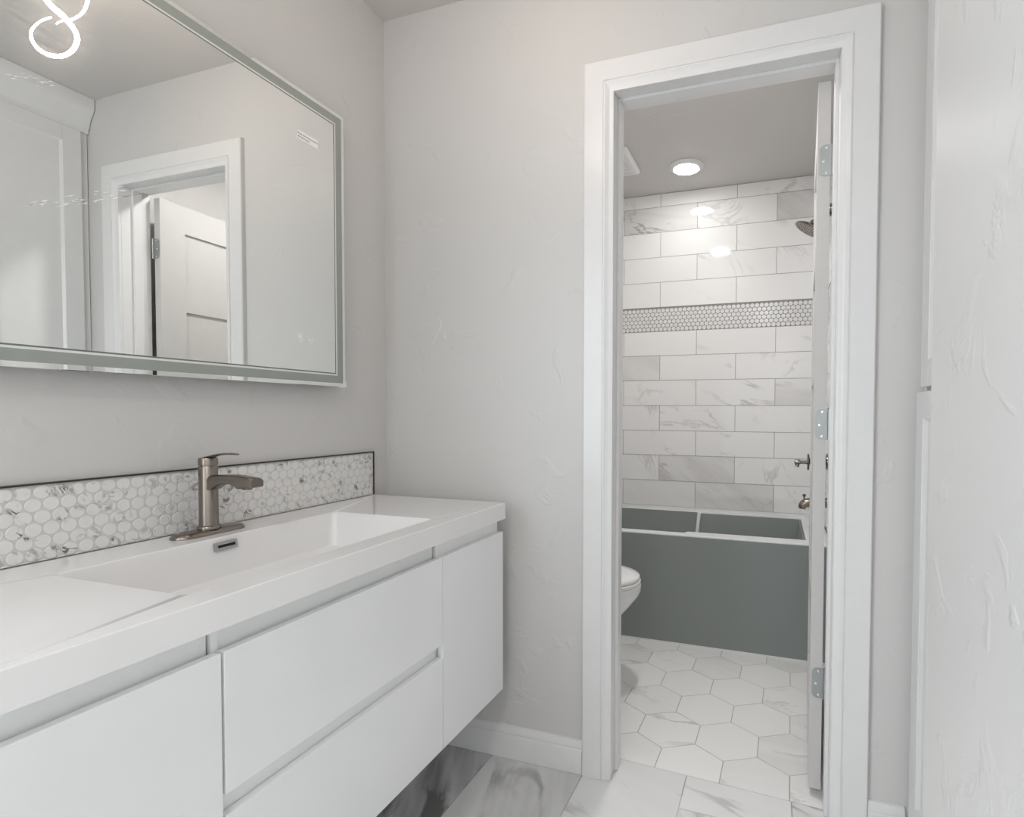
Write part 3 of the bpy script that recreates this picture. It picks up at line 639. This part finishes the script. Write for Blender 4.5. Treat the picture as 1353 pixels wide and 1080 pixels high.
# ---- shower fittings on the right tiled wall
YS = 1.38; XW = 1.5595
shd = thing('shower_head', 'dark nickel shower head on a short arm high behind the open door', 'shower head', (XW, YS, 2.16))
fl2 = MB(); fl2.lathe([(0.032, 0), (0.031, 0.004), (0.02, 0.012), (0.011, 0.016)], (XW, YS, 2.160), axis=(-1, 0, 0), n=28); fl2.build('flange', M['nickel'], shd, smooth=40)
ar = MB(); ar.tube(catmull([(XW-0.01, YS, 2.160), (XW-0.03, YS, 2.160), (XW-0.055, YS, 2.150), (1.490, YS, 2.125), (1.478, YS, 2.108)], 6), 0.0085, 14); ar.build('arm', M['nickel'], shd, smooth=50)
ax = Vector((-0.52, 0.0, -0.855)); fc_ = Vector((1.455, YS, 2.068))
hd = MB(); hd.lathe([(0.012, -0.052), (0.016, -0.046), (0.016, -0.036), (0.024, -0.030), (0.050, -0.022), (0.068, -0.012), (0.0745, -0.006), (0.0755, -0.001), (0.072, 0.001), (0.066, 0.0005)], fc_, axis=ax, n=44); hd.build('head', M['nickel'], shd, smooth=40)
nz_ = MB(); q = ax.orthogonal().normalized(); w_ = ax.cross(q)
for rr_, n_ in ((0.012, 6), (0.024, 12), (0.037, 18), (0.050, 24), (0.061, 28)):
    for i in range(n_):
        a = 2*PI*i/n_; nz_.lathe([(0.0024, 0), (0.0016, 0.0025)], fc_+ax*0.0006+(q*math.cos(a)+w_*math.sin(a))*rr_, axis=ax, n=6)
nz_.build('spray_nozzles', M['nickel_dark'], shd)
vl = thing('tub_valve', 'nickel shower valve handle sticking out behind the door edge', 'valve', (XW, YS, 0.895))
e_ = MB(); e_.lathe([(0.040, 0), (0.039, 0.004), (0.028, 0.010), (0.025, 0.012), (0.025, 0.060), (0.022, 0.075), (0.014, 0.084)], (XW, YS, 0.893), axis=(-1, 0, 0), n=32); e_.build('sleeve', M['nickel_dark'], vl, smooth=40)
pl2 = MB(); pl2.lathe([(0.012, 0), (0.040, 0.001), (0.042, 0.003), (0.042, 0.008), (0.040, 0.010), (0.012, 0.011)], (1.4755, YS, 0.889), axis=(-1, 0, 0), n=36); pl2.build('disc', M['nickel_dark'], vl, smooth=40)
sm2 = MB(); sm2.lathe([(0.0095, 0), (0.0090, 0.032), (0.013, 0.034), (0.0135, 0.056), (0.011, 0.060)], (1.4645, YS, 0.887), axis=(-1, 0, 0), n=24); vk = sm2.build('knob', M['nickel'], vl, smooth=40)
lv2 = MB(); lv2.tube([(1.420, YS, 0.880), (1.418, YS, 0.868), (1.417, YS, 0.863)], [0.008, 0.009, 0.011], 12); lv2.build('lever', M['nickel'], vl, smooth=50)
spt = thing('tub_spout', 'nickel tub spout with a diverter knob just above the tub rim', 'spout', (XW, YS, 0.685))
s1_ = MB(); s1_.tube(catmull([(XW, YS, 0.684), (1.53, YS, 0.684), (1.49, YS, 0.682), (1.462, YS, 0.677), (1.447, YS, 0.665), (1.443, YS, 0.648)], 6), [0.026, 0.024, 0.0235, 0.023, 0.021, 0.017], 20); s1_.build('spout', M['nickel'], spt, smooth=50)
s2_ = MB(); s2_.lathe([(0.004, 0), (0.004, 0.016), (0.0085, 0.019), (0.0085, 0.027), (0.005, 0.030)], (1.4535, YS, 0.693), n=18); s2_.build('diverter_knob', M['nickel_dark'], spt, smooth=40)

# ---- ceiling light and exhaust fan
M['lamp'] = emit('led_diffuser', (1.0, 0.98, 0.96, 1), 40.0)
M['lamp_bright'] = emit('led_diffuser_bright', (1.0, 0.985, 0.97, 1), 205.0)
def downlight(x, y, label, m='lamp'):
    rl = thing('ceiling_light', label, 'ceiling light', (x, y, ZC))
    tr = MB(); tr.lathe([(0.096, -0.0005), (0.096, -0.004), (0.092, -0.008), (0.076, -0.016), (0.070, -0.017), (0.068, -0.012), (0.060, -0.011)], (x, y, ZC), n=48); tr.build('trim_ring', M['plastic'], rl, smooth=35)
    df = MB(); df.lathe([(0.0675, -0.0125), (0.0675, -0.0165), (0.060, -0.020), (0.03, -0.0215), (0.004, -0.022)], (x, y, ZC), n=40); df.build('diffuser', M[m], rl, smooth=50)
downlight(0.826, 1.415, 'round flush ceiling light glowing over the tub')
downlight(0.86, 0.46, 'round flush ceiling light over the toilet, mirrored in the wall tiles', 'lamp_bright')
downlight(1.15, -2.55, 'round flush ceiling light behind the viewpoint', 'lamp_bright')
ef = thing('exhaust_fan', 'square white exhaust fan grille on the tub room ceiling', 'exhaust fan', (0.425, 1.235, ZC))
g1 = MB(); a0, a1, b0, b1_ = 0.270, 0.577, 1.085, 1.388
g1.rings([[(x, y, z) for x, y in rrect(a0+d, a1-d, b0+d, b1_-d, 0.012)] for z, d in ((ZC-0.0005, 0.002), (ZC-0.010, 0.0), (ZC-0.020, 0.004), (ZC-0.026, 0.016), (ZC-0.024, 0.022))])
g1.build('cover', M['plastic'], ef, smooth=30)
sl2 = MB()
for k in range(11): sl2.box(a0+0.035, a1-0.035, b0+0.038+k*0.022, b0+0.046+k*0.022, ZC-0.0265, ZC-0.0238)
sl2.build('louvres', M['plastic'], ef)
